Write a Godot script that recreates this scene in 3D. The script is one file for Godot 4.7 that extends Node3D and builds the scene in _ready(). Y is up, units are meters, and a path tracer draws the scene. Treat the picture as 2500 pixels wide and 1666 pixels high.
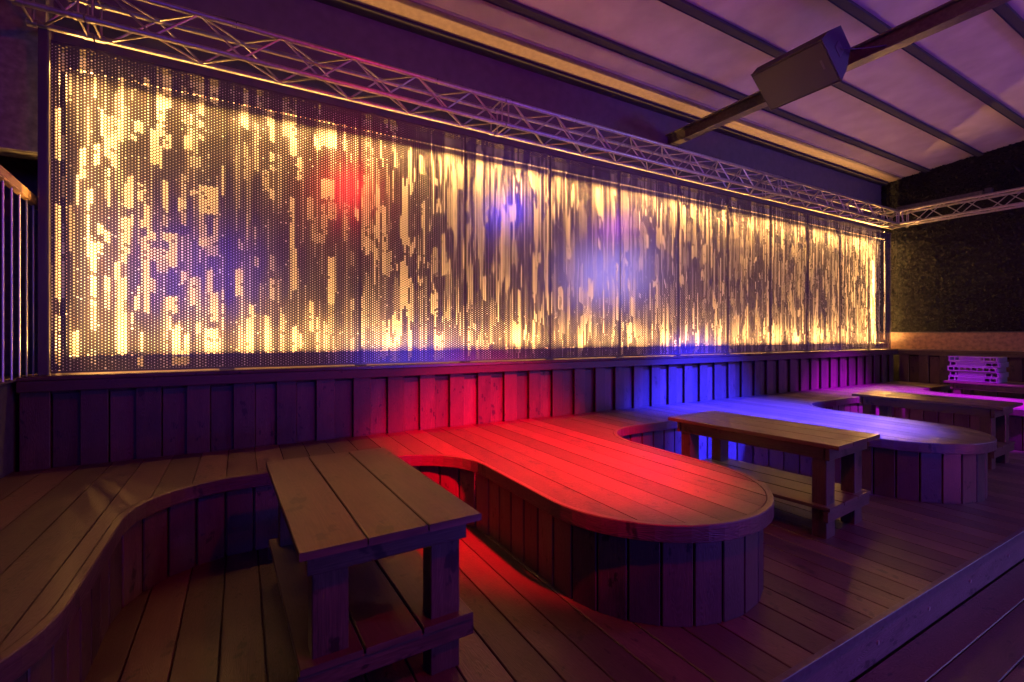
extends Node3D
# A covered terrace at night: a perforated metal screen lit from behind, a serpentine timber bench, low tables and trusses.
# x runs along the screen, y is up, z comes from the screen towards the camera; the upper deck is y = 0.

const SEAT := 0.489          # top of the bench
const PITCH := 0.168         # deck and seat boards
const DECK_END := 3.12       # front edge of the upper deck
const LOWER := -0.2          # lower deck
const SCREEN_LEFT := -1.084
const COLUMN := 0.01805      # hole columns
const ROW := 0.02084         # hole rows
const SCREEN_BOTTOM := 1.10
const WALL_Z := -0.31

var rng := RandomNumberGenerator.new()
var names := {}
var M := {}

# ---------------------------------------------------------------- helpers
func numbered(parent: Node, called: String) -> String:
	var key := str(parent.get_instance_id()) + called
	var n: int = names.get(key, 0)
	names[key] = n + 1
	return called if n == 0 else "%s_%03d" % [called, n]

func obj(called: String, mesh: Mesh, mat: Material, parent: Node = self, at := Transform3D.IDENTITY) -> MeshInstance3D:
	var o := MeshInstance3D.new()
	o.name = numbered(parent, called)
	o.mesh = mesh
	o.material_override = mat
	o.transform = at
	o.cast_shadow = GeometryInstance3D.SHADOW_CASTING_SETTING_ON
	parent.add_child(o, true)
	return o

func thing(called: String, label: String, category: String, at := Transform3D.IDENTITY, group := "") -> Node3D:
	var o := Node3D.new()
	o.name = numbered(self, called)
	o.transform = at
	add_child(o, true)
	return tag(o, label, category, group)

func tag(o: Node3D, label: String, category: String, group := "") -> Node3D:
	o.set_meta("label", label)
	o.set_meta("category", category)
	if group:
		o.set_meta("group", group)
	return o

func setting(called: String) -> Node3D:
	var o := Node3D.new()
	o.name = numbered(self, called)
	add_child(o, true)
	o.set_meta("kind", "structure")
	return o

# makes o a piece of part, where it stands
func under(part: Node3D, o: Node3D) -> void:
	o.get_parent().remove_child(o)
	o.name = numbered(part, o.name.rstrip("0123456789").rstrip("_"))
	part.add_child(o, true)
	o.transform = part.transform.affine_inverse() * o.transform

func at(x: float, y: float, z: float) -> Transform3D:
	return Transform3D(Basis.IDENTITY, Vector3(x, y, z))

# a frame whose z axis points along d, placed at p
func along(p: Vector3, d: Vector3, up := Vector3.UP) -> Transform3D:
	var z := d.normalized()
	if absf(z.dot(up)) > 0.99:
		up = Vector3.RIGHT
	var x := up.cross(z).normalized()
	return Transform3D(Basis(x, z.cross(x), z), p)

func face(st: SurfaceTool, pts: Array, uvs: Array, n: Vector3, ns: Array = []) -> void:
	for i in range(1, pts.size() - 1):
		var t := [0, i, i + 1]
		var a: Vector3 = pts[0]
		var b: Vector3 = pts[i]
		var c: Vector3 = pts[i + 1]
		if (b - a).cross(c - a).dot(n) > 0.0:
			t = [0, i + 1, i]
		for k in t:
			st.set_normal(ns[k] if ns else n)
			st.set_uv(uvs[k])
			st.add_vertex(pts[k])

# a profile in xy (counter-clockwise) drawn out along z from 0 to length; uv in metres, u along the length
func extrude(profile: PackedVector2Array, length: float, smooth := false, shift := Vector2.ZERO) -> ArrayMesh:
	var st := SurfaceTool.new()
	st.begin(Mesh.PRIMITIVE_TRIANGLES)
	var run := 0.0
	var n := profile.size()
	for i in n:
		var a := profile[i]
		var b := profile[(i + 1) % n]
		var s := a.distance_to(b)
		var nn := Vector3(b.y - a.y, a.x - b.x, 0).normalized()
		var norms := []
		if smooth:
			var na := Vector3(a.x, a.y, 0).normalized()
			var nb := Vector3(b.x, b.y, 0).normalized()
			norms = [na, nb, nb, na]
		face(st, [Vector3(a.x, a.y, 0), Vector3(b.x, b.y, 0), Vector3(b.x, b.y, length), Vector3(a.x, a.y, length)],
			[shift + Vector2(0, run), shift + Vector2(0, run + s), shift + Vector2(length, run + s), shift + Vector2(length, run)], nn, norms)
		run += s
	for e in 2:
		var pts := []
		var uvs := []
		for p in profile:
			pts.append(Vector3(p.x, p.y, length * e))
			uvs.append(shift + p * 0.2)
		face(st, pts, uvs, Vector3(0, 0, 2 * e - 1))
	return st.commit()

# rectangle w wide (x) and h high (y), y from 0 down or up, with chamfered corners
func bar(x0: float, y0: float, x1: float, y1: float, c: float) -> PackedVector2Array:
	return PackedVector2Array([Vector2(x0 + c, y0), Vector2(x1 - c, y0), Vector2(x1, y0 + c), Vector2(x1, y1 - c), Vector2(x1 - c, y1), Vector2(x0 + c, y1), Vector2(x0, y1 - c), Vector2(x0, y0 + c)])

func ring(r: float, n: int) -> PackedVector2Array:
	var p := PackedVector2Array()
	for i in n:
		p.append(Vector2.from_angle(TAU * i / n) * r)
	return p

# an axis-aligned chamfered block, drawn along its longest side so that the grain runs that way
func block(lo: Vector3, hi: Vector3, c := 0.003) -> Array:
	var s := hi - lo
	if s.x >= s.y and s.x >= s.z:
		return [extrude(bar(0, 0, s.z, s.y, c), s.x, false, Vector2(lo.z * 3.1, lo.y * 2.3)), Transform3D(Basis(Vector3(0, 0, -1), Vector3.UP, Vector3.RIGHT), Vector3(lo.x, lo.y, hi.z))]
	if s.y >= s.z:
		return [extrude(bar(0, 0, s.x, s.z, c), s.y, false, Vector2(lo.x * 3.1, lo.z * 2.3)), Transform3D(Basis(Vector3.RIGHT, Vector3(0, 0, -1), Vector3.UP), Vector3(lo.x, lo.y, hi.z))]
	return [extrude(bar(0, 0, s.x, s.y, c), s.z, false, Vector2(lo.x * 3.1, lo.y * 2.3)), Transform3D(Basis.IDENTITY, lo)]

func put(called: String, lo: Vector3, hi: Vector3, mat: Material, parent: Node, c := 0.003) -> MeshInstance3D:
	var b := block(lo, hi, c)
	return obj(called, b[0], mat, parent, b[1])

# a flat polygon in xz, drawn down from y = 0 to -thick
func slab(poly: PackedVector2Array, thick: float) -> ArrayMesh:
	var st := SurfaceTool.new()
	st.begin(Mesh.PRIMITIVE_TRIANGLES)
	var tri := Geometry2D.triangulate_polygon(poly)
	for e in 2:
		for k in range(0, tri.size(), 3):
			var pts := []
			var uvs := []
			for j in 3:
				var p := poly[tri[k + j]]
				pts.append(Vector3(p.x, -thick * e, p.y))
				uvs.append(Vector2(p.y, p.x))
			face(st, pts, uvs, Vector3(0, 1 - 2 * e, 0))
	var cw := Geometry2D.is_polygon_clockwise(poly)
	for i in poly.size():
		var a := poly[i]
		var b := poly[(i + 1) % poly.size()]
		var n := Vector3(b.y - a.y, 0, a.x - b.x).normalized() * (-1.0 if cw else 1.0)
		face(st, [Vector3(a.x, 0, a.y), Vector3(b.x, 0, b.y), Vector3(b.x, -thick, b.y), Vector3(a.x, -thick, a.y)],
			[Vector2(0, 0), Vector2(a.distance_to(b), 0), Vector2(a.distance_to(b), thick), Vector2(0, thick)], n)
	return st.commit()

# ---------------------------------------------------------------- materials
func lin(r: float, g: float, b: float) -> Color:
	return Color(r, g, b).linear_to_srgb()

func noise(freq: float, seed_: int, oct := 3) -> FastNoiseLite:
	var n := FastNoiseLite.new()
	n.noise_type = FastNoiseLite.TYPE_SIMPLEX_SMOOTH
	n.frequency = freq
	n.seed = seed_
	n.fractal_octaves = oct
	return n

# brushed composite board with pressed grain: u along the board
func grain_images() -> Array:
	var size := 512
	var streak := noise(1.0, 3, 4)
	var wave := noise(1.0, 11, 2)
	var blot := noise(1.0, 23, 3)
	var stain := noise(1.0, 71, 4)
	var color := Image.create(size, size, true, Image.FORMAT_RGB8)
	var relief := Image.create(size, size, true, Image.FORMAT_RGB8)
	for y in size:
		for x in size:
			# the texture wraps round in u by mixing two samples
			var u := float(x) / size
			var v := float(y) / size
			var s := 0.0
			var g := 0.0
			var b := 0.0
			for k in 2:
				var uu := u + k
				var w := (1.0 - absf(uu - 1.0))
				for m in 2:
					var vv := v + m
					var wt := w * (1.0 - absf(vv - 1.0))
					s += wt * streak.get_noise_2d(uu * 5.0, vv * 90.0)
					var wv := wave.get_noise_2d(uu * 3.0 + 40, vv * 6.0) * 5.0
					g += wt * sin((vv * 26.0 + wv) * TAU)
					b += wt * blot.get_noise_2d(uu * 4.0 - 30, vv * 3.0)
			var c := clampf(0.78 + 0.2 * s + 0.06 * g + 0.16 * b, 0.0, 1.0)
			var spot := 0.0
			for k in 2:
				for m in 2:
					spot += (1.0 - absf(u + k - 1.0)) * (1.0 - absf(v + m - 1.0)) * maxf(stain.get_noise_2d((u + k) * 9.0 + 7, (v + m) * 4.0), 0.0)
			c *= 1.0 - 0.45 * smoothstep(0.3, 0.42, spot)
			color.set_pixel(x, y, Color(c, c * (0.995 + 0.01 * b), c * (0.985 + 0.02 * s)))
			var h := clampf(0.5 + 0.2 * g + 0.25 * s, 0.0, 1.0)
			relief.set_pixel(x, y, Color(h, h, h))
	relief.bump_map_to_normal_map(1.6)
	color.generate_mipmaps()
	relief.generate_mipmaps()
	return [ImageTexture.create_from_image(color), ImageTexture.create_from_image(relief)]

func speckle(freq: float, low: float, seed_: int, size := 512) -> NoiseTexture2D:
	var t := NoiseTexture2D.new()
	t.width = size
	t.height = size
	t.seamless = true
	t.noise = noise(freq, seed_, 5)
	var g := Gradient.new()
	g.set_color(0, Color(low, low, low))
	g.set_color(1, Color(1, 1, 1))
	t.color_ramp = g
	return t

func plain(c: Color, rough: float, metal := 0.0) -> StandardMaterial3D:
	var m := StandardMaterial3D.new()
	m.albedo_color = c
	m.roughness = rough
	m.metallic = metal
	return m

func tri(m: StandardMaterial3D, tex: Texture2D, scale: float) -> StandardMaterial3D:
	m.albedo_texture = tex
	m.uv1_triplanar = true
	m.uv1_world_triplanar = true
	m.uv1_scale = Vector3.ONE * scale
	return m

func make_materials() -> void:
	var grain := grain_images()
	for i in 4:
		var m := plain(lin(0.1, 0.06, 0.042) * [1.0, 0.84, 1.12, 0.91][i], [0.44, 0.48, 0.42, 0.46][i])
		m.albedo_texture = grain[0]
		m.uv1_scale = Vector3(0.8, 3.0, 1)
		m.uv1_offset = Vector3(0.23 * i, 0.31 * i, 0)
		m.normal_enabled = true
		m.normal_texture = grain[1]
		m.normal_scale = 0.9
		M["board%d" % i] = m
	for i in 2:
		var m := plain(lin(0.115, 0.068, 0.044) * [1.0, 0.94][i], 0.36)
		m.albedo_texture = grain[0]
		m.uv1_scale = Vector3(0.5, 1.6, 1)
		m.uv1_offset = Vector3(0.4 * i, 0.2, 0)
		m.normal_enabled = true
		m.normal_texture = grain[1]
		m.normal_scale = 0.12
		M["table%d" % i] = m
	M.sill = M.board0.duplicate()
	M.sill.roughness = 0.24
	M.sill.normal_scale = 0.15
	M.riser = M.board1.duplicate()
	M.riser.albedo_color = lin(0.15, 0.125, 0.1)
	M.frame = tri(plain(lin(0.13, 0.09, 0.06), 0.8), speckle(0.03, 0.7, 67), 1.2)
	M.slate = tri(plain(lin(0.055, 0.05, 0.05), 0.8), speckle(0.03, 0.75, 69), 1.0)
	M.screen = plain(lin(0.095, 0.085, 0.09), 0.21, 0.45)
	M.post = plain(lin(0.06, 0.055, 0.055), 0.55, 0.3)
	M.alu = tri(plain(lin(0.44, 0.41, 0.37), 0.33, 0.85), speckle(0.02, 0.8, 5), 2.0)
	M.wall = tri(plain(lin(0.46, 0.44, 0.42), 0.85), speckle(0.015, 0.93, 9), 0.7)
	M.upper = tri(plain(lin(0.085, 0.075, 0.09), 0.7), speckle(0.02, 0.85, 17), 0.6)  # dark tone stands for the shade on the pale wall above the truss
	M.concrete = tri(plain(lin(0.2, 0.195, 0.18), 0.85), speckle(0.03, 0.7, 19), 0.9)
	M.ceiling = tri(plain(lin(0.37, 0.315, 0.325), 0.7), speckle(0.012, 0.86, 14), 0.35)
	M.trim = tri(plain(lin(0.2, 0.16, 0.13), 0.6), speckle(0.03, 0.8, 15), 0.8)  # darker than the ceiling, to dim the band of strip light there
	M.purlin = plain(lin(0.02, 0.019, 0.026), 0.85)
	M.steel = tri(plain(lin(0.11, 0.1, 0.1), 0.45, 0.5), speckle(0.03, 0.75, 31), 1.3)
	M.black = tri(plain(lin(0.035, 0.033, 0.034), 0.6), speckle(0.08, 0.8, 41), 4.0)
	M.grille = tri(plain(lin(0.045, 0.042, 0.042), 0.5, 0.3), speckle(0.3, 0.55, 43), 9.0)
	M.rail = plain(lin(0.27, 0.17, 0.1), 0.45)
	M.baluster = plain(lin(0.5, 0.5, 0.5), 0.35, 0.8)
	M.backwood = tri(plain(lin(0.14, 0.08, 0.06), 0.7), speckle(0.03, 0.6, 51), 1.1)
	M.band = tri(plain(lin(0.26, 0.145, 0.075), 0.35), speckle(0.02, 0.65, 55), 1.2)
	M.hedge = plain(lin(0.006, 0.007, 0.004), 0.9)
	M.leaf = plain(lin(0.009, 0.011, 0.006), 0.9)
	M.leaf.vertex_color_use_as_albedo = true
	M.leaf.cull_mode = BaseMaterial3D.CULL_DISABLED
	M.crate = plain(lin(0.19, 0.17, 0.16), 0.4)
	M.crate_panel = plain(lin(0.1, 0.085, 0.085), 0.45)
	M.ground = tri(plain(lin(0.09, 0.085, 0.08), 0.9), speckle(0.02, 0.6, 61), 0.5)

func glow(c: Color, energy: float) -> StandardMaterial3D:
	var m := plain(Color(0.8, 0.8, 0.8), 0.4)
	m.emission_enabled = true
	m.emission = c
	m.emission_energy_multiplier = energy
	return m

# ---------------------------------------------------------------- lights
const WARM := Color(1.0, 0.715, 0.38)

func par(p: Vector3, aim: Vector3, c: Color, energy: float, angle: float, lens: float, label: String) -> void:
	var t := thing("stage_spotlight", label, "spotlight", along(p, aim - p), "spotlights on the lighting bar above the terrace edge")
	var can := obj("housing", extrude(ring(0.11, 20), 0.26, true), M.black, t, at(0, 0, -0.29))
	var glass := obj("lens", extrude(ring(0.095, 20), 0.012, true), glow(c, lens), t, at(0, 0, -0.029))
	under(can, glass)
	var up: Vector3 = t.transform.basis.inverse() * Vector3.UP
	for s in [-1, 1]:
		obj("yoke_arm", extrude(bar(-0.004, -0.02, 0.004, 0.02, 0.001), 0.24), M.black, t, along(Vector3(0.118 * s, 0, -0.16), up))
	obj("yoke_bridge", extrude(bar(-0.02, -0.004, 0.02, 0.004, 0.001), 0.244), M.black, t, along(Vector3(-0.122, 0, -0.16) + up * 0.24, Vector3.RIGHT, up))
	var l := SpotLight3D.new()
	l.name = "beam"
	l.light_color = c
	l.light_energy = energy
	l.spot_angle = angle
	l.spot_angle_attenuation = 1.0
	l.spot_range = 14.0
	l.spot_attenuation = 2.0
	l.light_size = 0.09
	l.shadow_enabled = true
	t.add_child(l)
	l.transform = Transform3D(Basis(Vector3.UP, PI), Vector3(0, 0, 0.0))

func led(p: Vector3, length: float, dir: Vector3, run: Vector3, energy: float, label: String) -> void:
	# an aluminium profile with a glowing face turned along dir; run is the direction of its length
	var side := dir.cross(run).normalized()
	var b := Basis(side, dir, side.cross(dir))
	var t := thing("led_strip", label, "led strip", Transform3D(b, p), "warm led strips round the back of the screen")
	var body := obj("profile", extrude(bar(-0.011, -0.018, 0.011, 0.0, 0.002), length), M.alu, t, at(0, 0, -length / 2))
	var strip := obj("led_diffuser", extrude(bar(-0.009, 0.0005, 0.009, 0.006, 0.002), length), glow(WARM, 2.2), t, at(0, 0, -length / 2))
	var l := AreaLight3D.new()
	under(body, strip)
	l.name = "light"
	l.area_size = Vector2(0.018, length)
	l.light_color = WARM
	l.light_energy = energy
	l.area_range = 14.0
	l.area_attenuation = 2.0
	l.shadow_enabled = true
	t.add_child(l)
	# an area light shines along its own -z
	l.transform = Transform3D(Basis(Vector3.RIGHT, Vector3(0, 0, 1), Vector3(0, -1, 0)), Vector3(0, 0.008, 0))

func wash(p: Vector3, aim: Vector3, size: Vector2, c: Color, energy: float, seen: float, label: String) -> void:
	var t := thing("wash_light", label, "wash light", along(p, aim - p), "wash lights of the bar behind the terrace")
	obj("housing", extrude(bar(-size.x / 2 - 0.03, -size.y / 2 - 0.03, size.x / 2 + 0.03, size.y / 2 + 0.03, 0.02), 0.12), M.black, t, at(0, 0, -0.13))
	obj("light_face", extrude(bar(-size.x / 2, -size.y / 2, size.x / 2, size.y / 2, 0.004), 0.008), glow(c, seen), t, at(0, 0, -0.009))
	var l := AreaLight3D.new()
	l.name = "light"
	l.area_size = size
	l.light_color = c
	l.light_energy = energy
	l.area_range = 40.0
	l.area_attenuation = 2.0
	l.shadow_enabled = true
	t.add_child(l)
	l.transform = Transform3D(Basis(Vector3.UP, PI), Vector3(0, 0, 0.004))

# ---------------------------------------------------------------- the serpentine bench
const R_TIP := 0.672
const R_BAY := 0.5
const BAY_Z := 0.868
const TIP_Z := 2.15

func arc(path: PackedVector2Array, c: Vector2, r: float, a0: float, a1: float, n: int) -> void:
	for i in n + 1:
		path.append(c + Vector2.from_angle(lerpf(a0, a1, float(i) / n)) * r)

# the front outline (x, z) from the left wall to the right wall
func bench_outline(inset: float) -> PackedVector2Array:
	var path := PackedVector2Array()
	var left := [-1.823, 1.405, 4.605, 7.81]
	var right := [-0.479, 2.755, 5.93, 9.13]
	for k in 4:
		var cx: float = (left[k] + right[k]) / 2
		var r: float = (right[k] - left[k]) / 2 - inset
		if k > 0:
			var bay := R_BAY + inset
			arc(path, Vector2(left[k] - R_BAY, BAY_Z + R_BAY), bay, -PI / 2, 0, 10)
		if k == 0:
			arc(path, Vector2(cx, TIP_Z), r, acos((-1.25 - cx) / r), 0, 14)
		else:
			arc(path, Vector2(cx, TIP_Z), r, PI, 0, 26)
		arc(path, Vector2(right[k] + R_BAY, BAY_Z + R_BAY), R_BAY + inset, PI, PI * 1.5, 10)
	path.append(Vector2(10.72, BAY_Z - inset))
	return path

func build_bench() -> void:
	var t := thing("serpentine_bench", "long built-in decking bench winding in rounded peninsulas below the glowing screen", "bench")
	var inner := bench_outline(0.036)
	var area := inner.duplicate()
	area.append(Vector2(10.72, 0.05))
	area.append(Vector2(-1.25, 0.05))
	# seat boards run away from the screen and are cut along the curve
	var x := -1.25
	var k := 0
	while x < 10.72:
		var x1 := minf(x + PITCH - 0.005, 10.72)
		var strip := PackedVector2Array([Vector2(x, 0.0), Vector2(x1, 0.0), Vector2(x1, 4.0), Vector2(x, 4.0)])
		for p in Geometry2D.intersect_polygons(area, strip):
			if p.size() > 2:
				obj("seat_board", slab(p, 0.026), M["board%d" % [0, 2, 1, 3, 0, 1, 2][k % 7]], t, at(0, SEAT + rng.randf_range(-0.0008, 0.0008), 0))
		x += PITCH
		k += 1
	# bent rim, one piece from bay to bay
	var outer := bench_outline(0.0)
	var inside := bench_outline(0.032)
	var cuts := [0.464, 3.68, 6.87, 10.73]
	var from := 0
	for c in cuts:
		var upto := from
		while upto < outer.size() - 1 and not (outer[upto].x > c - 0.55 and outer[upto].y < BAY_Z + 0.002):
			upto += 1
		var a := outer.slice(from, upto + 1)
		var b := inside.slice(from, upto + 1)
		if c < 10:
			a.append(Vector2(c - 0.0015, BAY_Z))
			b.append(Vector2(c - 0.0015, BAY_Z - 0.032))
		if from > 0:
			a.insert(0, Vector2(cuts[cuts.find(c) - 1] + 0.0015, BAY_Z))
			b.insert(0, Vector2(cuts[cuts.find(c) - 1] + 0.0015, BAY_Z - 0.032))
		obj("rim", band_mesh(a, b, 0.082), M.board0, t, at(0, SEAT + 0.0015, 0))
		from = upto + 1
	# upright planks under the rim
	var line := bench_outline(0.05)
	var total := 0.0
	for i in line.size() - 1:
		total += line[i].distance_to(line[i + 1])
	var step := 0.152
	var plank := []
	for i in 7:
		plank.append(extrude(bar(-0.0705, -0.02, 0.0705, 0.0, 0.004), 0.404, false, Vector2(i * 0.37, i * 0.151)))
	var s := 0.04
	var n := 0
	while s + 0.14 < total:
		var p := on_path(line, s)
		var q := on_path(line, s + 0.143)
		var d := (q - p).normalized()
		var mid := (p + q) / 2
		var b := Basis(Vector3(d.x, 0, d.y), Vector3(-d.y, 0, d.x), Vector3.UP)
		if b.determinant() < 0:
			b.z = -b.z
		var o := obj("plank", plank[(n * 3) % 7], M["board%d" % [1, 0, 3, 2, 0][n % 5]], t, Transform3D(b, Vector3(mid.x, 0.001 if b.z.y > 0 else 0.405, mid.y)))
		o.position += b.y * rng.randf_range(-0.001, 0.001)
		s += step
		n += 1
	# dark carcass behind the planks
	var core := bench_outline(0.085)
	core.append(Vector2(10.72, 0.06))
	core.append(Vector2(-1.25, 0.06))
	obj("carcass", slab(core, 0.452), M.frame, t, at(0, SEAT - 0.034, 0))

func on_path(path: PackedVector2Array, s: float) -> Vector2:
	for i in path.size() - 1:
		var d := path[i].distance_to(path[i + 1])
		if s <= d:
			return path[i].lerp(path[i + 1], s / maxf(d, 1e-6))
		s -= d
	return path[path.size() - 1]

# a strip between two open lines, drawn down by h
func band_mesh(a: PackedVector2Array, b: PackedVector2Array, h: float) -> ArrayMesh:
	var st := SurfaceTool.new()
	st.begin(Mesh.PRIMITIVE_TRIANGLES)
	var run := 0.0
	var e := 0.004
	for i in a.size() - 1:
		var s := a[i].distance_to(a[i + 1])
		var o := []
		for k in 2:
			var p := a[i + k]
			var q := b[i + k]
			var w := (q - p).normalized()
			o.append([Vector3(q.x, -h, q.y), Vector3(q.x, 0, q.y), Vector3(p.x + w.x * e, 0, p.y + w.y * e), Vector3(p.x, -e, p.y), Vector3(p.x, -h + e, p.y), Vector3(p.x + w.x * e, -h, p.y + w.y * e)])
		var v := [0.0, h, h + 0.03, h + 0.035, 2 * h, 2 * h + 0.005]
		for k in 6:
			var j := (k + 1) % 6
			var n: Vector3 = (o[0][j] - o[0][k]).cross(o[1][k] - o[0][k]).normalized()
			var mid: Vector3 = (o[0][k] + o[0][j]) / 2 - (o[0][0] + o[0][2] + o[0][4]) / 3
			if n.dot(mid) < 0:
				n = -n
			face(st, [o[0][k], o[1][k], o[1][j], o[0][j]], [Vector2(run, v[k]), Vector2(run + s, v[k]), Vector2(run + s, v[k] + 0.03), Vector2(run, v[k] + 0.03)], n)
		run += s
	for i in [0, a.size() - 1]:
		var p := a[i]
		var q := b[i]
		face(st, [Vector3(p.x, 0, p.y), Vector3(q.x, 0, q.y), Vector3(q.x, -h, q.y), Vector3(p.x, -h, p.y)], [Vector2.ZERO, Vector2(0.03, 0), Vector2(0.03, h), Vector2(0, h)], Vector3(1, 0, 0.3) * (1 if i else -1))
	return st.commit()

# ---------------------------------------------------------------- the screen
const BLOCKS := [3, 95, 3, 102, 4, 8, 96, 9, 106, 4, 11, 96, 11, 97, 4, 12, 89, 12, 95, 4, 5, 86, 5, 94, 4, 4, 86, 4, 94, 2, 19, 76, 20, 97, 4, 14, 77, 14, 85, 4, 1, 72, 2, 83, 4, 21, 77, 22, 87, 2, 15, 74, 18, 83, 3, 10, 73, 10, 85, 3, 9, 89, 9, 94, 2, 7, 76, 7, 94, 2, 15, 85, 15, 96, 2, 19, 83, 19, 100, 2, 1, 67, 3, 74, 4, 8, 62, 9, 71, 4, 7, 53, 7, 62, 4, 12, 67, 13, 73, 4, 15, 70, 16, 76, 4, 17, 73, 18, 77, 4, 17, 67, 18, 71, 4, 16, 54, 16, 66, 4, 15, 56, 15, 66, 2, 10, 54, 11, 58, 4, 10, 38, 10, 54, 4, 5, 38, 5, 52, 4, 1, 38, 2, 52, 4, 3, 55, 3, 61, 4, 20, 58, 20, 66, 2, 21, 54, 22, 61, 4, 22, 59, 23, 64, 4, 13, 44, 14, 47, 4, 15, 42, 16, 45, 4, 20, 39, 22, 50, 4, 11, 40, 12, 43, 2, 13, 39, 14, 41, 4, 23, 44, 23, 51, 2, 1, 23, 3, 40, 4, 10, 37, 12, 41, 4, 13, 38, 14, 41, 4, 11, 32, 12, 36, 4, 11, 29, 12, 30, 4, 11, 24, 12, 28, 4, 11, 21, 12, 22, 4, 11, 13, 12, 20, 3, 15, 26, 16, 30, 4, 15, 20, 16, 25, 3, 18, 29, 19, 35, 4, 19, 18, 20, 30, 4, 21, 23, 21, 30, 4, 19, 5, 21, 18, 4, 6, 4, 7, 12, 4, 20, 35, 21, 42, 4, 1, 2, 2, 17, 3, 18, 7, 18, 29, 2, 11, 2, 12, 6, 2, 33, 97, 35, 107, 4, 31, 90, 35, 94, 4, 33, 94, 35, 97, 4, 31, 80, 33, 89, 4, 29, 70, 31, 81, 4, 33, 76, 35, 80, 4, 39, 100, 39, 106, 2, 39, 96, 40, 97, 4, 39, 86, 40, 98, 3, 42, 77, 42, 89, 4, 40, 77, 41, 81, 4, 45, 98, 46, 106, 4, 42, 99, 44, 103, 3, 43, 96, 46, 97, 4, 45, 90, 46, 97, 4, 45, 85, 46, 87, 4, 49, 95, 51, 106, 4, 45, 81, 46, 82, 4, 44, 76, 44, 81, 3, 42, 71, 45, 74, 3, 31, 95, 31, 106, 3, 24, 80, 26, 83, 4, 23, 77, 24, 78, 4, 27, 96, 28, 98, 4, 39, 88, 40, 94, 2, 23, 90, 23, 95, 3, 32, 69, 32, 76, 4, 23, 60, 23, 63, 4, 23, 54, 23, 58, 4, 25, 62, 26, 62, 4, 26, 60, 27, 60, 4, 25, 57, 26, 59, 4, 27, 48, 28, 55, 4, 33, 54, 34, 64, 4, 33, 49, 34, 52, 3, 38, 55, 40, 59, 4, 39, 59, 40, 67, 3, 45, 55, 51, 64, 4, 42, 61, 44, 62, 4, 53, 61, 53, 72, 4, 27, 30, 28, 44, 4, 28, 43, 28, 48, 4, 29, 44, 30, 46, 4, 33, 44, 37, 46, 4, 35, 40, 37, 44, 4, 29, 37, 32, 41, 3, 33, 35, 37, 40, 4, 31, 33, 34, 37, 3, 39, 50, 40, 55, 3, 39, 37, 39, 45, 3, 45, 50, 46, 54, 3, 45, 44, 47, 50, 3, 45, 43, 47, 45, 4, 50, 45, 51, 53, 3, 48, 40, 49, 46, 3, 49, 40, 51, 43, 3, 26, 48, 26, 50, 4, 26, 32, 26, 44, 3, 23, 48, 23, 51, 4, 39, 31, 40, 33, 4, 48, 31, 49, 34, 4, 45, 37, 45, 41, 3, 27, 19, 28, 37, 4, 39, 29, 39, 33, 4, 42, 22, 43, 31, 4, 44, 20, 45, 31, 3, 48, 26, 49, 34, 4, 34, 19, 37, 24, 4, 34, 7, 34, 19, 3, 35, 13, 35, 17, 4, 36, 5, 38, 14, 4, 36, 1, 41, 5, 4, 40, 6, 41, 11, 4, 49, 16, 51, 26, 4, 53, 13, 53, 27, 4, 44, 12, 45, 15, 4, 47, 5, 51, 13, 4, 24, 20, 25, 24, 4, 23, 13, 23, 18, 4, 25, 25, 25, 27, 4, 25, 1, 26, 4, 4, 26, 6, 26, 12, 4, 29, 26, 30, 30, 3, 48, 19, 48, 26, 2, 52, 5, 52, 10, 3, 60, 90, 62, 96, 4, 61, 88, 62, 102, 4, 66, 97, 67, 103, 4, 65, 73, 66, 90, 3, 70, 91, 72, 96, 4, 71, 85, 72, 96, 4, 76, 88, 78, 102, 3, 79, 81, 81, 98, 4, 76, 94, 81, 97, 4, 81, 98, 81, 106, 3, 82, 72, 83, 80, 4, 91, 97, 91, 106, 4, 89, 85, 91, 89, 4, 91, 87, 97, 97, 3, 95, 87, 98, 96, 4, 102, 87, 102, 97, 4, 92, 66, 97, 73, 4, 79, 53, 80, 64, 4, 71, 77, 72, 80, 4, 71, 74, 72, 75, 4, 68, 66, 70, 73, 3, 71, 63, 72, 66, 4, 58, 69, 58, 77, 3, 61, 69, 62, 82, 3, 86, 57, 88, 65, 3, 92, 54, 93, 63, 3, 95, 58, 98, 64, 3, 102, 55, 103, 64, 3, 107, 59, 108, 63, 4, 74, 58, 75, 79, 2, 105, 82, 105, 85, 3, 108, 70, 108, 75, 3, 79, 45, 80, 58, 4, 80, 29, 81, 44, 4, 79, 25, 79, 44, 3, 88, 49, 88, 55, 3, 89, 48, 93, 51, 3, 93, 52, 94, 59, 3, 95, 30, 97, 42, 4, 95, 23, 97, 30, 4, 102, 50, 103, 55, 3, 58, 26, 60, 35, 4, 71, 25, 72, 32, 4, 74, 24, 74, 32, 3, 60, 15, 60, 25, 3, 63, 16, 64, 22, 4, 62, 5, 64, 17, 4, 59, 5, 60, 14, 3, 69, 5, 70, 18, 4, 71, 5, 71, 13, 3, 75, 13, 76, 21, 3, 75, 5, 76, 11, 3, 80, 5, 81, 14, 4, 83, 5, 83, 11, 4, 87, 13, 88, 24, 4, 90, 5, 90, 18, 4, 93, 5, 94, 16, 3, 97, 4, 97, 10, 3, 105, 22, 106, 26, 3, 105, 5, 106, 10, 3, 71, 36, 72, 41, 3, 65, 44, 65, 51, 3, 65, 37, 66, 40, 3, 62, 47, 62, 56, 3, 70, 44, 70, 55, 2, 95, 12, 97, 23, 2, 59, 43, 60, 45, 3, 105, 40, 106, 45, 2]

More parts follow.
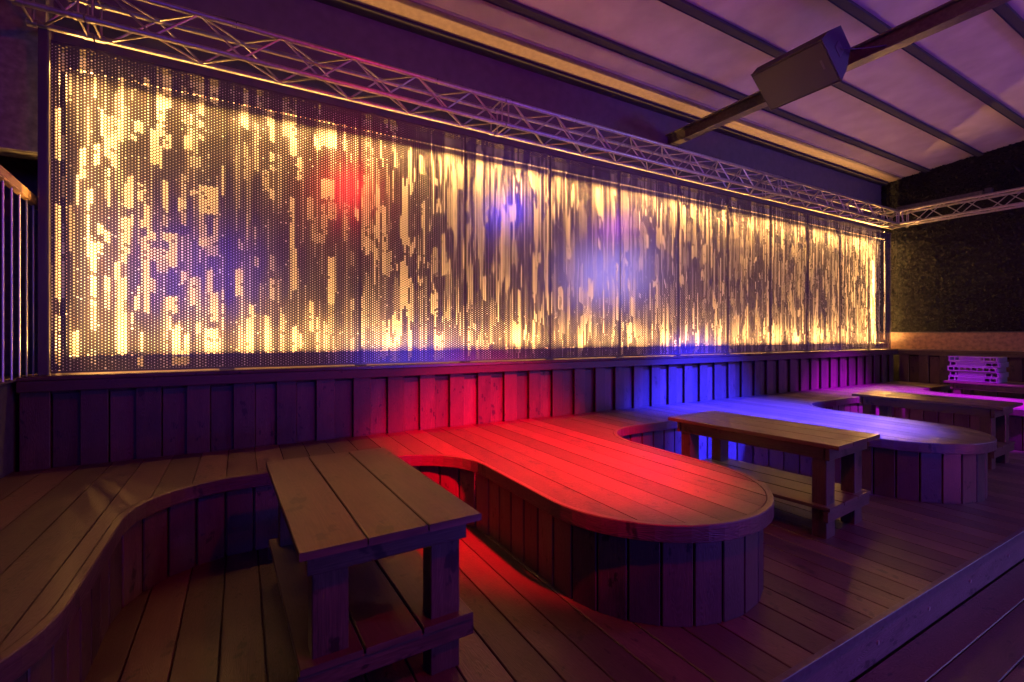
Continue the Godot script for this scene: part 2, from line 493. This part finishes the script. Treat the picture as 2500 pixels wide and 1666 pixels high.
func hole_pattern(columns: int, rows: int) -> PackedByteArray:
	var g := PackedByteArray()
	g.resize(columns * rows)
	rng.seed = 77
	# fine ground of small holes, in runs down each column
	for c in columns:
		var r := 0
		while r < rows:
			var run := rng.randi_range(6, 40)
			var roll := rng.randf()
			var k := 0 if roll < 0.55 else (1 if roll < 0.87 else 2)
			for i in range(r, mini(r + run, rows)):
				g[c * rows + i] = k
				if rng.randf() < 0.035:
					g[c * rows + i] = rng.randi_range(1, 3)
			r += run
	# taller streaks of wide holes; the first two sheets are copied from the place
	var i := 0
	while i < BLOCKS.size():
		for c in range(maxi(BLOCKS[i], 0), mini(BLOCKS[i + 2], columns - 1) + 1):
			for r in range(BLOCKS[i + 1], mini(BLOCKS[i + 3], rows - 1) + 1):
				g[c * rows + r] = BLOCKS[i + 4] if rng.randf() > 0.04 else 1
		i += 5
	for n in 1250:
		var c0 := rng.randi_range(110, columns - 3)
		var w := [1, 1, 1, 2, 2, 2, 3, 4][rng.randi_range(0, 7)] as int
		var h := int(3 + pow(rng.randf(), 1.8) * 30)
		var r0 := rng.randi_range(-4, rows - 4)
		var k := [2, 2, 3, 3, 4, 4][rng.randi_range(0, 5)] as int
		if w > 3:
			h = mini(h, 12)
		for c in range(c0, mini(c0 + w, columns)):
			var up := rng.randi_range(-2, 2)
			for r in range(maxi(r0 + up, 0), mini(r0 + h + up, rows)):
				if rng.randf() > 0.05:
					g[c * rows + r] = k
	return g

func build_screen() -> void:
	var per := 55
	var sheets := 12
	var rows := 104
	var columns := 649
	var g := hole_pattern(columns, rows)
	var radii := [0.0027, 0.0035, 0.0049, 0.0062, 0.0078]
	var R := ROW / sqrt(3.0)
	var group := "perforated sheets of the glowing screen"
	var which := ["first", "second", "third", "fourth", "fifth", "sixth", "seventh", "eighth", "ninth", "tenth", "eleventh", "last narrow"]
	# rings for each size: small holes are six-sided, the others twelve-sided
	var rings := []
	for k in 5:
		var n := 6 if k < 2 else 12
		var v := PackedVector3Array()
		for i in 6:
			v.append(Vector3(cos(TAU * i / 6) * R, sin(TAU * i / 6) * R, 0))
		for i in n:
			v.append(Vector3(cos(TAU * i / n) * radii[k], sin(TAU * i / n) * radii[k], 0))
		var ix := PackedInt32Array()
		for i in 6:
			var j := (i + 1) % 6
			if n == 6:
				ix.append_array([i, 6 + i, j, j, 6 + i, 6 + j])
			else:
				var a := 6 + 2 * i
				var b := 6 + (2 * i + 1) % 12
				var c := 6 + (2 * i + 2) % 12
				ix.append_array([i, a, b, i, b, j, j, b, c])
		rings.append([v, ix])
	for s in sheets:
		var c0 := s * per
		var c1 := mini(c0 + per, columns)
		var x0 := SCREEN_LEFT + c0 * COLUMN
		var x1 := SCREEN_LEFT + c1 * COLUMN
		var t := thing("perforated_panel", "%s dark metal sheet from the railing, punched with glowing holes" % which[s], "panel", at(x0, SCREEN_BOTTOM, 0), group)
		var verts := PackedVector3Array()
		var index := PackedInt32Array()
		for c in range(c0, c1):
			for r in rows:
				var k := g[c * rows + r]
				var y := (r + 0.75 + 0.5 * (c % 2)) * ROW
				var centre := Vector3((c - c0 + 0.5) * COLUMN, y, 0)
				var base := verts.size()
				for p in rings[k][0]:
					verts.append(centre + p)
				for j in rings[k][1]:
					index.append(base + j)
		var norms := PackedVector3Array()
		norms.resize(verts.size())
		norms.fill(Vector3(0, 0, 1))
		var arr := []
		arr.resize(Mesh.ARRAY_MAX)
		arr[Mesh.ARRAY_VERTEX] = verts
		arr[Mesh.ARRAY_NORMAL] = norms
		arr[Mesh.ARRAY_INDEX] = index
		var mesh := ArrayMesh.new()
		mesh.add_surface_from_arrays(Mesh.PRIMITIVE_TRIANGLES, arr)
		obj("perforated_sheet", mesh, M.screen, t)
		# folded edges of the sheet
		var w := x1 - x0
		var hh := (rows + 1) * ROW
		put("sheet_edge", Vector3(0.0008, 0, -0.008), Vector3(0.004, hh, 0.002), M.screen, t, 0.0008)
		put("sheet_edge", Vector3(w - 0.004, 0, -0.008), Vector3(w - 0.0008, hh, 0.002), M.screen, t, 0.0008)
		put("sheet_edge", Vector3(0.0045, 0, -0.008), Vector3(w - 0.0045, 0.0145, 0.002), M.screen, t, 0.0008)
		put("sheet_edge", Vector3(0.0045, hh - 0.0165, -0.008), Vector3(w - 0.0045, hh, 0.002), M.screen, t, 0.0008)
	# upright posts behind the joints
	for s in range(0, sheets + 1):
		var x := SCREEN_LEFT + minf(s * per, columns) * COLUMN
		if s == 0 or s == sheets:
			continue
		var p := thing("screen_post", "slim dark upright post behind the %s joint of the screen from the railing" % which[s - 1].replace("last narrow", "last"), "post", at(x, 1.092, -0.024), "uprights behind the screen")
		put("shaft", Vector3(-0.008, 0.008, -0.008), Vector3(0.008, 2.2, 0.008), M.post, p)
		put("foot_plate", Vector3(-0.05, 0, -0.03), Vector3(0.05, 0.008, 0.015), M.steel, p, 0.001)

# ---------------------------------------------------------------- trusses
func truss(a: Vector3, b: Vector3, label: String) -> void:
	# a box truss: a and b are the ends of its middle line
	var t := thing("lighting_truss", label, "truss", along(a, b - a), "aluminium box trusses round the terrace")
	var L := a.distance_to(b)
	var h := 0.115
	var chord := extrude(ring(0.02, 14), L, true)
	for p in [Vector2(-h, -h), Vector2(h, -h), Vector2(-h, h), Vector2(h, h)]:
		obj("chord", chord, M.alu, t, at(p.x, p.y, 0))
	var bays := maxi(1, int(round((L - 0.16) / 0.255)))
	var step := (L - 0.16) / bays
	var rod := extrude(ring(0.0078, 8), sqrt(step * step + 4 * h * h), true)
	var end := extrude(ring(0.0078, 8), 2 * h, true)
	var sleeve := extrude(ring(0.025, 14), 0.05, true)
	for f in 4:
		var turn := Basis(Vector3(0, 0, 1), PI / 2 * f)
		for i in bays:
			var s := 1 if (i + f) % 2 == 0 else -1
			var p := turn * Vector3(-h * s, h, 0) + Vector3(0, 0, 0.08 + i * step)
			var q := turn * Vector3(h * s, h, 0) + Vector3(0, 0, 0.08 + (i + 1) * step)
			obj("brace", rod, M.alu, t, along(p, q - p, turn * Vector3(0, 1, 0)))
		for z in [0.0, L - 0.05]:
			obj("coupler", sleeve, M.alu, t, Transform3D(turn, turn * Vector3(-h, h, 0) + Vector3(0, 0, z)))
		for z in [0.03, L - 0.03]:
			var p := turn * Vector3(-h, h, 0) + Vector3(0, 0, z)
			obj("end_strut", end, M.alu, t, along(p, turn * Vector3(1, 0, 0), Vector3(0, 0, 1)))

# ---------------------------------------------------------------- tables and small things
func make_table(label: String, p: Vector3, turn: float) -> Node3D:
	var t := thing("low_table", label, "table", Transform3D(Basis(Vector3.UP, turn), p), "low slatted tables standing in the bays of the bench")
	for k in 3:
		put("top_board", Vector3(-0.335 + k * 0.2253, 0.612, -0.655), Vector3(-0.335 + k * 0.2253 + 0.219, 0.64, 0.655), M["table%d" % (k % 2)], t, 0.003)
	for s in [-1, 1]:
		put("side_apron", Vector3(0.288 * s - 0.0055, 0.525, -0.55), Vector3(0.288 * s + 0.0055, 0.611, 0.55), M.table1, t)
		put("end_apron", Vector3(-0.30, 0.525, 0.575 * s - 0.012), Vector3(0.30, 0.611, 0.575 * s + 0.012), M.table0, t)
		for e in [-1, 1]:
			put("leg", Vector3(0.22 * s - 0.062, 0, 0.517 * e - 0.045), Vector3(0.22 * s + 0.062, 0.61, 0.517 * e + 0.045), M.table1, t)
		put("foot_rail", Vector3(-0.33, 0.125, 0.577 * s - 0.014), Vector3(0.33, 0.196, 0.577 * s + 0.014), M.table0, t)
	for k in 3:
		put("shelf_board", Vector3(-0.325 + k * 0.2203, 0.198, -0.6), Vector3(-0.325 + k * 0.2203 + 0.21, 0.222, 0.6), M["table%d" % ((k + 1) % 2)], t)
	return t

func make_crate(p: Vector3, w: float, kind: int, label: String) -> void:
	# a shallow open crate, long side along z
	var t := thing("plastic_crate", label, "crate", at(p.x, p.y, p.z), "clear plastic crates stacked on the far table")
	var d := 0.4
	var h := 0.076
	put("base", Vector3(-d / 2, 0, -w / 2), Vector3(d / 2, 0.006, w / 2), M.crate_panel, t, 0.001)
	for s in [-1, 1]:
		put("rim_bar", Vector3(d / 2 * s - 0.006, h - 0.014, -w / 2), Vector3(d / 2 * s + 0.006, h, w / 2), M.crate, t, 0.002)
		put("bottom_bar", Vector3(d / 2 * s - 0.005, 0.0065, -w / 2), Vector3(d / 2 * s + 0.005, 0.018, w / 2), M.crate, t, 0.002)
		put("end_wall", Vector3(-d / 2 + 0.007, 0.0065, w / 2 * s - 0.004), Vector3(d / 2 - 0.007, h, w / 2 * s + 0.004), M.crate_panel, t, 0.001)
		var z0 := [-0.17, -0.18, -0.1, -0.19, -0.15][kind] as float
		var z1 := [0.13, 0.12, 0.17, 0.12, 0.1][kind] as float
		if kind != 2:
			put("side_panel", Vector3(d / 2 * s - 0.003, 0.0185, z0), Vector3(d / 2 * s + 0.003, h - 0.0145, z1), M.crate_panel, t, 0.001)
		for k in 9:
			var z := -w / 2 + 0.012 + k * (w - 0.024) / 8
			if kind == 2 or z < z0 or z > z1:
				put("side_rib", Vector3(d / 2 * s - 0.004, 0.0185, z - 0.006), Vector3(d / 2 * s + 0.004, h - 0.0145, z + 0.006), M.crate, t, 0.001)

func build_speaker() -> void:
	# the long side lies along the beam, the grille looks down to the left
	var depth := Vector3(0.638, 0.770, 0)
	var across := Vector3(0.770, -0.638, 0)
	var t := thing("loudspeaker", "black box loudspeaker hung sideways under the ceiling beam", "loudspeaker", Transform3D(Basis(across, depth, across.cross(depth)), Vector3(4.537, 3.785, 1.645)))
	var w := 0.212
	var l := 0.33
	# cabinet: a prism whose back is narrower than its front
	var prof := PackedVector2Array([Vector2(-w, 0.0), Vector2(w, 0.0), Vector2(w - 0.012, 0.14), Vector2(0.115, 0.36), Vector2(-0.115, 0.36), Vector2(-w + 0.012, 0.14)])
	var cab := obj("cabinet", extrude(prof, 2 * l), M.black, t, at(0, 0, -l))
	var mesh_front := put("grille", Vector3(-w + 0.012, -0.012, -l + 0.012), Vector3(w - 0.012, -0.001, l - 0.012), M.grille, t, 0.004)
	for s in [-1, 1]:
		put("front_edge", Vector3(w * s - 0.006, -0.008, -l), Vector3(w * s + 0.006, 0.004, l), M.black, t, 0.003)
		put("end_edge", Vector3(-w + 0.007, -0.008, (l - 0.005) * s - 0.005), Vector3(w - 0.007, 0.004, (l - 0.005) * s + 0.005), M.black, t, 0.003)
	under(mesh_front, put("badge", Vector3(-0.045, -0.015, 0.245), Vector3(0.045, -0.0125, 0.262), M.steel, t, 0.001))
	under(cab, put("socket_plate", Vector3(-0.05, 0.12, l + 0.0005), Vector3(0.06, 0.22, l + 0.006), M.steel, t, 0.001))
	put("bracket", Vector3(-0.03, 0.361, -0.15), Vector3(0.03, 0.373, 0.15), M.steel, t, 0.002)
	obj("hanger", extrude(ring(0.018, 12), 0.12, true), M.steel, t, along(Vector3(0, 0.373, 0), Vector3(-0.15, 1, 0)))
	# cable looping from the back plate to the beam
	var c := Curve3D.new()
	var inv := t.transform.affine_inverse()
	c.add_point(Vector3(0.0, 0.17, l + 0.006), Vector3.ZERO, Vector3(0, 0, 0.09))
	c.add_point(Vector3(0.1, 0.26, l + 0.06), Vector3(-0.02, -0.07, 0.02), Vector3(0.02, 0.07, -0.01))
	c.add_point(inv * Vector3(4.99, 3.93, 2.2), Vector3(0, -0.05, 0.02), Vector3.ZERO)
	tube(c, 0.006, "cable", M.black, t)

func tube(c: Curve3D, r: float, called: String, mat: Material, parent: Node, n := 24) -> void:
	var st := SurfaceTool.new()
	st.begin(Mesh.PRIMITIVE_TRIANGLES)
	var prev := []
	for i in n + 1:
		var s := c.get_baked_length() * i / n
		var p := c.sample_baked(s)
		var d := (c.sample_baked(minf(s + 0.01, c.get_baked_length())) - c.sample_baked(maxf(s - 0.01, 0))).normalized()
		var f := along(p, d)
		var now := []
		for k in 7:
			var v := f.basis.x * cos(TAU * k / 6) + f.basis.y * sin(TAU * k / 6)
			now.append([p + v * r, v])
		if prev:
			for k in 6:
				face(st, [prev[k][0], prev[k + 1][0], now[k + 1][0], now[k][0]], [Vector2.ZERO, Vector2.ZERO, Vector2.ZERO, Vector2.ZERO], prev[k][1] + prev[k + 1][1], [prev[k][1], prev[k + 1][1], now[k + 1][1], now[k][1]])
		prev = now
	obj(called, st.commit(), mat, parent)

# ---------------------------------------------------------------- the scene
func _ready() -> void:
	rng.seed = 5
	# camera: level, 16 mm wide, turned 29.8 degrees to the right of the screen's normal
	var cam := Camera3D.new()
	cam.name = "camera"
	add_child(cam)
	cam.position = Vector3(0, 1.35, 4.2)
	cam.rotation = Vector3(0, -deg_to_rad(29.8), 0)
	cam.set_frustum(2.0 * 0.05 * 833.0 / 1157.0, Vector2(0, -0.05 * 14.0 / 1157.0), 0.05, 300.0)
	cam.current = true
	# night sky
	var sky := ProceduralSkyMaterial.new()
	sky.sky_top_color = lin(0.006, 0.005, 0.016)
	sky.sky_horizon_color = lin(0.020, 0.013, 0.045)
	sky.sky_curve = 0.2
	sky.ground_bottom_color = lin(0.006, 0.005, 0.012)
	sky.ground_horizon_color = lin(0.02, 0.014, 0.04)
	sky.sun_angle_max = 0.0
	var env := Environment.new()
	env.background_mode = Environment.BG_SKY
	env.sky = Sky.new()
	env.sky.sky_material = sky
	env.background_energy_multiplier = 1.0
	env.tonemap_mode = Environment.TONE_MAPPER_LINEAR
	env.tonemap_exposure = 1.0
	env.sdfgi_enabled = true
	env.ssao_enabled = true
	env.ssil_enabled = true
	var we := WorldEnvironment.new()
	we.name = "environment"
	we.environment = env
	add_child(we)
	# the moon, high behind the roof
	var moon := DirectionalLight3D.new()
	moon.name = "moon"
	moon.light_color = Color(0.7, 0.75, 1.0)
	moon.light_energy = 0.01
	moon.light_angular_distance = 0.5
	moon.shadow_enabled = true
	add_child(moon)
	moon.rotation_degrees = Vector3(-55, 30, 0)
	make_materials()
	# strips round the back of the screen, turned inwards
	var e := 4.5
	var tilt := Vector3(0, 0, -0.12)
	led(Vector3(4.87, 3.2, -0.165), 11.82, (Vector3.DOWN + tilt).normalized(), Vector3.RIGHT, e * 11.82, "long warm glowing strip along the top behind the screen")
	led(Vector3(4.87, 1.205, -0.165), 11.82, (Vector3.UP + tilt).normalized(), Vector3.RIGHT, e * 11.82, "long warm glowing strip along the bottom behind the screen")
	led(Vector3(-1.05, 2.21, -0.165), 1.9, (Vector3.RIGHT + tilt).normalized(), Vector3.UP, e * 1.9, "upright warm glowing strip behind the screen's railing end")
	led(Vector3(10.8, 2.21, -0.165), 1.9, (Vector3.LEFT + tilt).normalized(), Vector3.UP, e * 3.4, "upright warm glowing strip behind the screen's far end")
	# spotlights on the bar above the terrace edge
	par(Vector3(1.68, 3.97, 4.5), Vector3(2.02, SEAT, 1.25), Color(1.0, 0.0, 0.13), 560.0, 16.5, 330.0, "spotlight throwing red light on the first peninsula of the bench")
	par(Vector3(4.88, 3.97, 4.5), Vector3(5.15, SEAT, 1.05), Color(0.14, 0.14, 1.0), 2300.0, 16.5, 280.0, "spotlight throwing blue light on the second peninsula of the bench")
	par(Vector3(7.9, 3.97, 4.5), Vector3(8.5, SEAT, 1.4), Color(0.55, 0.0, 0.85), 1150.0, 17.0, 230.0, "spotlight throwing violet light on the third peninsula of the bench")
	# wash lights of the bar across the yard
	wash(Vector3(3.6, 0.75, 6.9), Vector3(2.4, 0.35, 2.0), Vector2(2.4, 0.45), Color(0.27, 0.27, 1.0), 6.5, 2.2, "long blue wash light low behind the camera")
	wash(Vector3(-1.2, 2.97, 11.0), Vector3(2.0, 1.8, 0.0), Vector2(3.2, 2.0), Color(0.3, 0.2, 0.9), 14.0, 1.4, "large violet blue light panel far behind the camera")
	wash(Vector3(9.8, 3.18, 7.0), Vector3(5.5, 0.5, 1.5), Vector2(2.0, 1.5), Color(0.62, 0.58, 1.0), 13.0, 5.0, "pale blue wash light opposite the middle of the screen")
	wash(Vector3(6.5, -0.1, 8.5), Vector3(5.0, 4.4, 3.0), Vector2(1.6, 0.5), Color(0.75, 0.25, 0.62), 10.0, 3.0, "violet floor wash aimed up at the ceiling")

	build_setting()
	print("setting done")
	build_screen()
	print("screen done")
	build_bench()
	print("bench done")
	build_things()

func build_setting() -> void:
	# ground
	var g := setting("ground")
	put("ground_sheet", Vector3(-60, -0.5, -60), Vector3(70, -0.42, 70), M.ground, g)
	# upper deck
	var deck := setting("upper_deck")
	var k := 0
	var long := []
	for i in 9:
		long.append(extrude(bar(0, -0.025, PITCH - 0.006, 0, 0.003), 2.795, false, Vector2(i * 0.413, i * 0.137)))
	var x := -1.25
	while x < 10.7:
		obj("deck_board", long[(k * 5) % 9], M["board%d" % [0, 1, 2, 0, 3, 2, 1][k % 7]], deck, at(x, rng.randf_range(-0.001, 0.0), 0.3))
		x += PITCH
		k += 1
	put("deck_base", Vector3(-1.25, -0.40, -0.02), Vector3(11.0, -0.03, 3.07), M.frame, deck)
	put("nosing", Vector3(-1.25, -0.034, 3.097), Vector3(11.0, 0.004, DECK_END + 0.004), M.steel, deck, 0.002)
	var riser := put("riser_board", Vector3(-1.25, LOWER + 0.002, 3.072), Vector3(11.0, -0.036, DECK_END - 0.006), M.riser, deck, 0.002)
	for xx in [2.02, 2.62, 3.18, 3.75, 4.4, 5.1]:
		under(riser, obj("riser_screw", extrude(ring(0.011, 10), 0.004, true), M.alu, deck, at(xx, -0.105, DECK_END - 0.006)))
	# lower deck
	var low := setting("lower_deck")
	var z := DECK_END + 0.002
	k = 0
	while z < 8.0:
		for s in 3:
			var x0 := [-4.0, 1.2, 6.4][s] as float - (0.9 if k % 2 else 0.0)
			obj("deck_board", extrude(bar(-0.1585, -0.025, 0, 0, 0.003), 5.196, false, Vector2(k * 0.37, s * 0.2)), M["board%d" % [2, 0, 1, 3][(k + s) % 4]], low, Transform3D(Basis(Vector3(0, 0, -1), Vector3.UP, Vector3.RIGHT), Vector3(x0, LOWER, z)))
		z += 0.1635
		k += 1
	put("deck_base", Vector3(-4.9, -0.41, 3.08), Vector3(11.6, LOWER - 0.03, 8.1), M.frame, low)
	# the ceiling rises slightly away from the screen
	var roof := setting("ceiling")
	var slope := atan(0.086)
	roof.transform = Transform3D(Basis(Vector3.RIGHT, -slope), Vector3(0, 4.33, -0.3))
	var seams := [-0.12, 0.735, 1.455, 2.18, 2.87, 3.59, 4.31, 5.03, 5.75, 6.47]
	for i in seams.size() - 1:
		var z0: float = seams[i]
		var z1: float = seams[i + 1]
		if i == 0:
			put("ceiling_panel", Vector3(-1.6, 0, -0.06), Vector3(11.1, 0.05, 0.383), M.ceiling, roof)
			put("ceiling_panel", Vector3(-1.6, 0, 0.388), Vector3(11.1, 0.05, z1), M.ceiling, roof)
		else:
			put("ceiling_panel", Vector3(-1.6, 0, z0 + 0.004), Vector3(11.1, 0.05, z1), M.ceiling, roof)
		put("purlin", Vector3(-1.6, -0.035, z1 - 0.04), Vector3(11.1, -0.001, z1 + 0.04), M.purlin, roof, 0.004)
		put("purlin_lip", Vector3(-1.6, -0.045, z1 - 0.044), Vector3(11.1, -0.003, z1 - 0.041), M.purlin, roof, 0.001)
	put("soffit_dim_strip", Vector3(-1.6, -0.012, 0.128), Vector3(11.1, -0.001, 0.36), M.trim, roof)  # added strip, its darker colour tones down the led light on the ceiling
	put("wall_plate", Vector3(-1.6, -0.03, -0.05), Vector3(11.1, 0.05, 0.125), M.purlin, roof, 0.004)
	# back wall: one light plane behind the screen and above the truss
	var back := thing("back_wall", "plain pale wall behind the glowing screen and above the truss", "wall")
	put("wall_face", Vector3(-1.14, 0.0, WALL_Z - 0.2), Vector3(11.2, 4.36, WALL_Z), M.wall, back)
	put("added_light_baffle", Vector3(-1.138, 3.362, WALL_Z + 0.001), Vector3(10.94, 3.38, -0.19), M.post, back)  # added board, keeps the led light off the wall above
	put("upper_shade_sheet", Vector3(-1.139, 3.385, WALL_Z + 0.001), Vector3(11.0, 4.32, WALL_Z + 0.02), M.upper, back)  # dark sheet, shade above the truss put into its colour
	put("side_return", Vector3(-1.14, 1.0925, WALL_Z + 0.001), Vector3(-1.105, 3.36, -0.2), M.wall, back)
	var fr := thing("upright_trim", "slim dark upright trim at the railing end of the screen", "trim")
	put("upright", Vector3(-1.12, 1.0925, -0.028), Vector3(-1.088, 3.345, 0.012), M.post, fr)
	put("flange", Vector3(-1.14, 1.0925, 0.0125), Vector3(-1.096, 3.345, 0.016), M.screen, fr, 0.001)

func cladding(t: Node3D, p: Vector3, d: Vector3, out: Vector3, length: float, top: float) -> void:
	# upright boards in turn proud and set back
	var s := 0.0
	var k := 0
	var proud := []
	var back := []
	for i in 5:
		proud.append(extrude(bar(0, -0.02, 0.144, 0.0, 0.003), top - 0.03, false, Vector2(i * 0.39, i * 0.163)))
		back.append(extrude(bar(0, -0.02, 0.147, 0.0, 0.003), top - 0.055, false, Vector2(i * 0.29 + 0.1, i * 0.143)))
	while s < length - 0.1:
		var b := Basis(d, out, d.cross(out))
		var flip := b.z.y < 0
		if flip:
			b = Basis(d, out, -b.z)
		var o := p + d * s + out * (0.04 if k % 2 == 0 else 0.0)
		obj("board", proud[(k / 2 * 2) % 5] if k % 2 == 0 else back[(k / 2 * 3) % 5], M["board%d" % [0, 1, 3, 2, 1, 0][k % 6]], t, Transform3D(b, o))
		s += 0.1465
		k += 1

func build_things() -> void:
	# low wall under the screen
	var t := thing("low_wall", "low wall of upright decking boards with a sill below the screen", "wall")
	cladding(t, Vector3(-1.22, 0.47, 0.0), Vector3.RIGHT, Vector3(0, 0, 1), 11.9, 0.55)
	put("core", Vector3(-1.22, 0.0, -0.10), Vector3(10.7, 1.0, -0.022), M.frame, t)
	put("sill", Vector3(-1.215, 1.062, WALL_Z + 0.002), Vector3(10.66, 1.09, 0.105), M.sill, t, 0.003)
	put("fascia", Vector3(-1.215, 0.99, 0.072), Vector3(10.70, 1.0605, 0.098), M.board1, t, 0.003)
	# right end: the wall turns towards the camera
	t = thing("side_low_wall", "low wall of brown upright boards behind the crates at the far end", "wall")
	cladding(t, Vector3(10.76, 0.0, 0.1), Vector3(0, 0, 1), Vector3(-1, 0, 0), 5.0, 1.02)
	put("sill", Vector3(10.665, 1.062, 0.108), Vector3(10.985, 1.09, 5.2), M.board0, t)
	put("fascia", Vector3(10.68, 0.99, 0.1), Vector3(10.705, 1.0605, 5.2), M.board1, t)
	put("splashback", Vector3(10.95, 1.0905, WALL_Z + 0.001), Vector3(10.985, 1.395, 5.2), M.band, t)
	put("shelf_edge", Vector3(10.94, 1.3955, WALL_Z + 0.001), Vector3(11.0, 1.412, 5.2), M.steel, t)
	# green wall at the far end
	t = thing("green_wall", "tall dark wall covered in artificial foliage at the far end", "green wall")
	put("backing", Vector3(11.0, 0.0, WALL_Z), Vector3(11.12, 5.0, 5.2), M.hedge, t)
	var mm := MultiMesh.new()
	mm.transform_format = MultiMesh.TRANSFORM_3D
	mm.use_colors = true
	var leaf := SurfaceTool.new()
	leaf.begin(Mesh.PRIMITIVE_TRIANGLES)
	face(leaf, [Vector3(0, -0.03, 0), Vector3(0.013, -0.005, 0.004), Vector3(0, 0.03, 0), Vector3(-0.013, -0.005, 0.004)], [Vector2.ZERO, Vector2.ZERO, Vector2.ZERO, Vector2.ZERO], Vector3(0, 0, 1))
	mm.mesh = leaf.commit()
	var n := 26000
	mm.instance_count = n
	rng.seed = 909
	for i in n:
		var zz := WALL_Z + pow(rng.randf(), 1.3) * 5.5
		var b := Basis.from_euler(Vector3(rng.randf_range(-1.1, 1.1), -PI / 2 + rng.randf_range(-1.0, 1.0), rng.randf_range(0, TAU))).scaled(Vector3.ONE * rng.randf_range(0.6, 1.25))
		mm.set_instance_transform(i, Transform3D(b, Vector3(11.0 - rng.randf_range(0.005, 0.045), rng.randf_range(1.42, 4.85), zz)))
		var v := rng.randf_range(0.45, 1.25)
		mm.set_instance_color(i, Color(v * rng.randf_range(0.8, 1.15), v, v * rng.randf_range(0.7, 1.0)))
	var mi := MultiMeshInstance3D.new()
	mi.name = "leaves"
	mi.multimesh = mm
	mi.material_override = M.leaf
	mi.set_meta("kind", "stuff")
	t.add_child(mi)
	# left end
	t = thing("grey_wall", "plain grey upper wall beside the screen above the railing", "wall")
	put("wall_face", Vector3(-4.0, 2.575, -0.34), Vector3(-1.142, 4.7, -0.14), M.concrete, t)
	t = thing("stair_wall", "dark brown wall in the recess behind the railing", "wall")
	put("wall_face", Vector3(-4.0, 0.0, -0.95), Vector3(-1.15, 4.7, -0.8), M.backwood, t)
	t = thing("end_wall", "dark low wall carrying the railing beside the bench", "wall")
	put("wall_face", Vector3(-1.5, LOWER, -0.79), Vector3(-1.252, 1.06, 3.1), M.slate, t)
	t = thing("railing", "railing of slim metal balusters under a wooden handrail by the screen", "railing", along(Vector3(-1.285, 1.06, -0.62), Vector3(0.07, 0, 1)))
	obj("handrail", extrude(bar(-0.022, 1.205, 0.022, 1.27, 0.006), 3.4), M.rail, t)
	obj("bottom_rail", extrude(bar(-0.02, 0.0, 0.02, 0.012, 0.002), 3.4), M.steel, t)
	var pole := extrude(ring(0.0065, 10), 1.194, true)
	for i in 21:
		obj("baluster", pole, M.baluster, t, Transform3D(Basis(Vector3.RIGHT, Vector3(0, 0, -1), Vector3.UP), Vector3(0, 0.0115, 0.09 + i * 0.16)))
	# trusses
	truss(Vector3(-0.86, 3.493, 0.097), Vector3(2.205, 3.493, 0.097), "aluminium box truss over the railing end of the screen")
	truss(Vector3(2.215, 3.493, 0.097), Vector3(6.70, 3.493, 0.097), "longest aluminium box truss, over the middle of the screen")
	truss(Vector3(6.71, 3.493, 0.097), Vector3(10.36, 3.493, 0.097), "aluminium box truss over the far end of the screen")
	truss(Vector3(-1.20, 3.493, 0.097), Vector3(-0.87, 3.493, 0.097), "short corner block of box truss above the railing")
	truss(Vector3(-1.315, 3.493, 0.24), Vector3(-1.315, 3.493, 5.2), "aluminium box truss running forward from the screen above the railing")
	truss(Vector3(10.38, 3.493, 0.097), Vector3(10.76, 3.493, 0.097), "corner block of box truss at the far end of the screen")
	truss(Vector3(10.52, 3.493, 0.24), Vector3(10.52, 3.493, 5.2), "aluminium box truss in front of the dark green wall")
	t = thing("cable_tray", "flat plum coloured tray lying on the truss before the green wall", "tray")
	put("tray", Vector3(10.44, 3.632, 0.16), Vector3(10.6, 3.70, 1.32), M.steel, t)
	put("clamp", Vector3(10.47, 3.628, 1.34), Vector3(10.57, 3.73, 1.42), M.black, t)
	# a cable lying on the truss, sagging between its ties
	t = thing("power_cable", "black cable lying along the top of the truss over the screen", "cable")
	var c := Curve3D.new()
	for i in 30:
		var xx := -0.8 + i * 0.385
		c.add_point(Vector3(xx, 3.64 - (0.035 if i % 2 else 0.0), 0.19 + 0.012 * (i % 3)), Vector3(-0.12, 0, 0), Vector3(0.12, 0, 0))
	tube(c, 0.007, "cable_run", M.black, t, 120)
	for i in range(0, 30, 2):
		obj("cable_tie", extrude(ring(0.026, 12), 0.006, true), M.black, t, along(Vector3(-0.8 + i * 0.385, 3.612, 0.207), Vector3.RIGHT))
	# beam with the loudspeaker
	t = thing("cross_beam", "dark steel beam crossing under the ceiling panels", "beam")
	put("web", Vector3(4.985, 3.9, -0.345), Vector3(5.015, 4.02, 6.0), M.steel, t)
	put("flange", Vector3(4.94, 3.882, -0.345), Vector3(5.06, 3.8995, 6.0), M.steel, t)
	put("flange", Vector3(4.94, 4.0205, -0.345), Vector3(5.06, 4.036, 6.0), M.steel, t)
	build_speaker()
	# lighting bar that carries the spotlights
	t = thing("lighting_bar", "steel pipe carrying the coloured spotlights above the terrace edge", "pipe", along(Vector3(-1.3, 4.22, 4.45), Vector3.RIGHT))
	obj("pipe", extrude(ring(0.024, 14), 12.2, true), M.steel, t)
	# tables
	make_table("low table nearest the camera, in the first bay beside the red-lit bench", Vector3(0.478, 0, 1.855), deg_to_rad(1.9))
	make_table("low table in the second bay, between the red and the blue light", Vector3(3.60, 0, 1.935), deg_to_rad(4.2))
	make_table("low table in the third bay, mirroring violet light on its top", Vector3(6.80, 0, 1.90), deg_to_rad(1.5))
	make_table("farthest low table, carrying the stack of crates", Vector3(9.88, 0, 1.78), deg_to_rad(0.5))
	var words := ["bottom", "second", "middle", "fourth", "top"]
	for i in 5:
		make_crate(Vector3(9.84 + [0.0, 0.008, -0.006, 0.005, -0.004][i], 0.6405 + i * 0.0765, 1.43 + [0.0, 0.012, -0.01, 0.015, 0.0][i]), 0.56, i, "%s clear crate of the stack on the farthest table" % words[i])
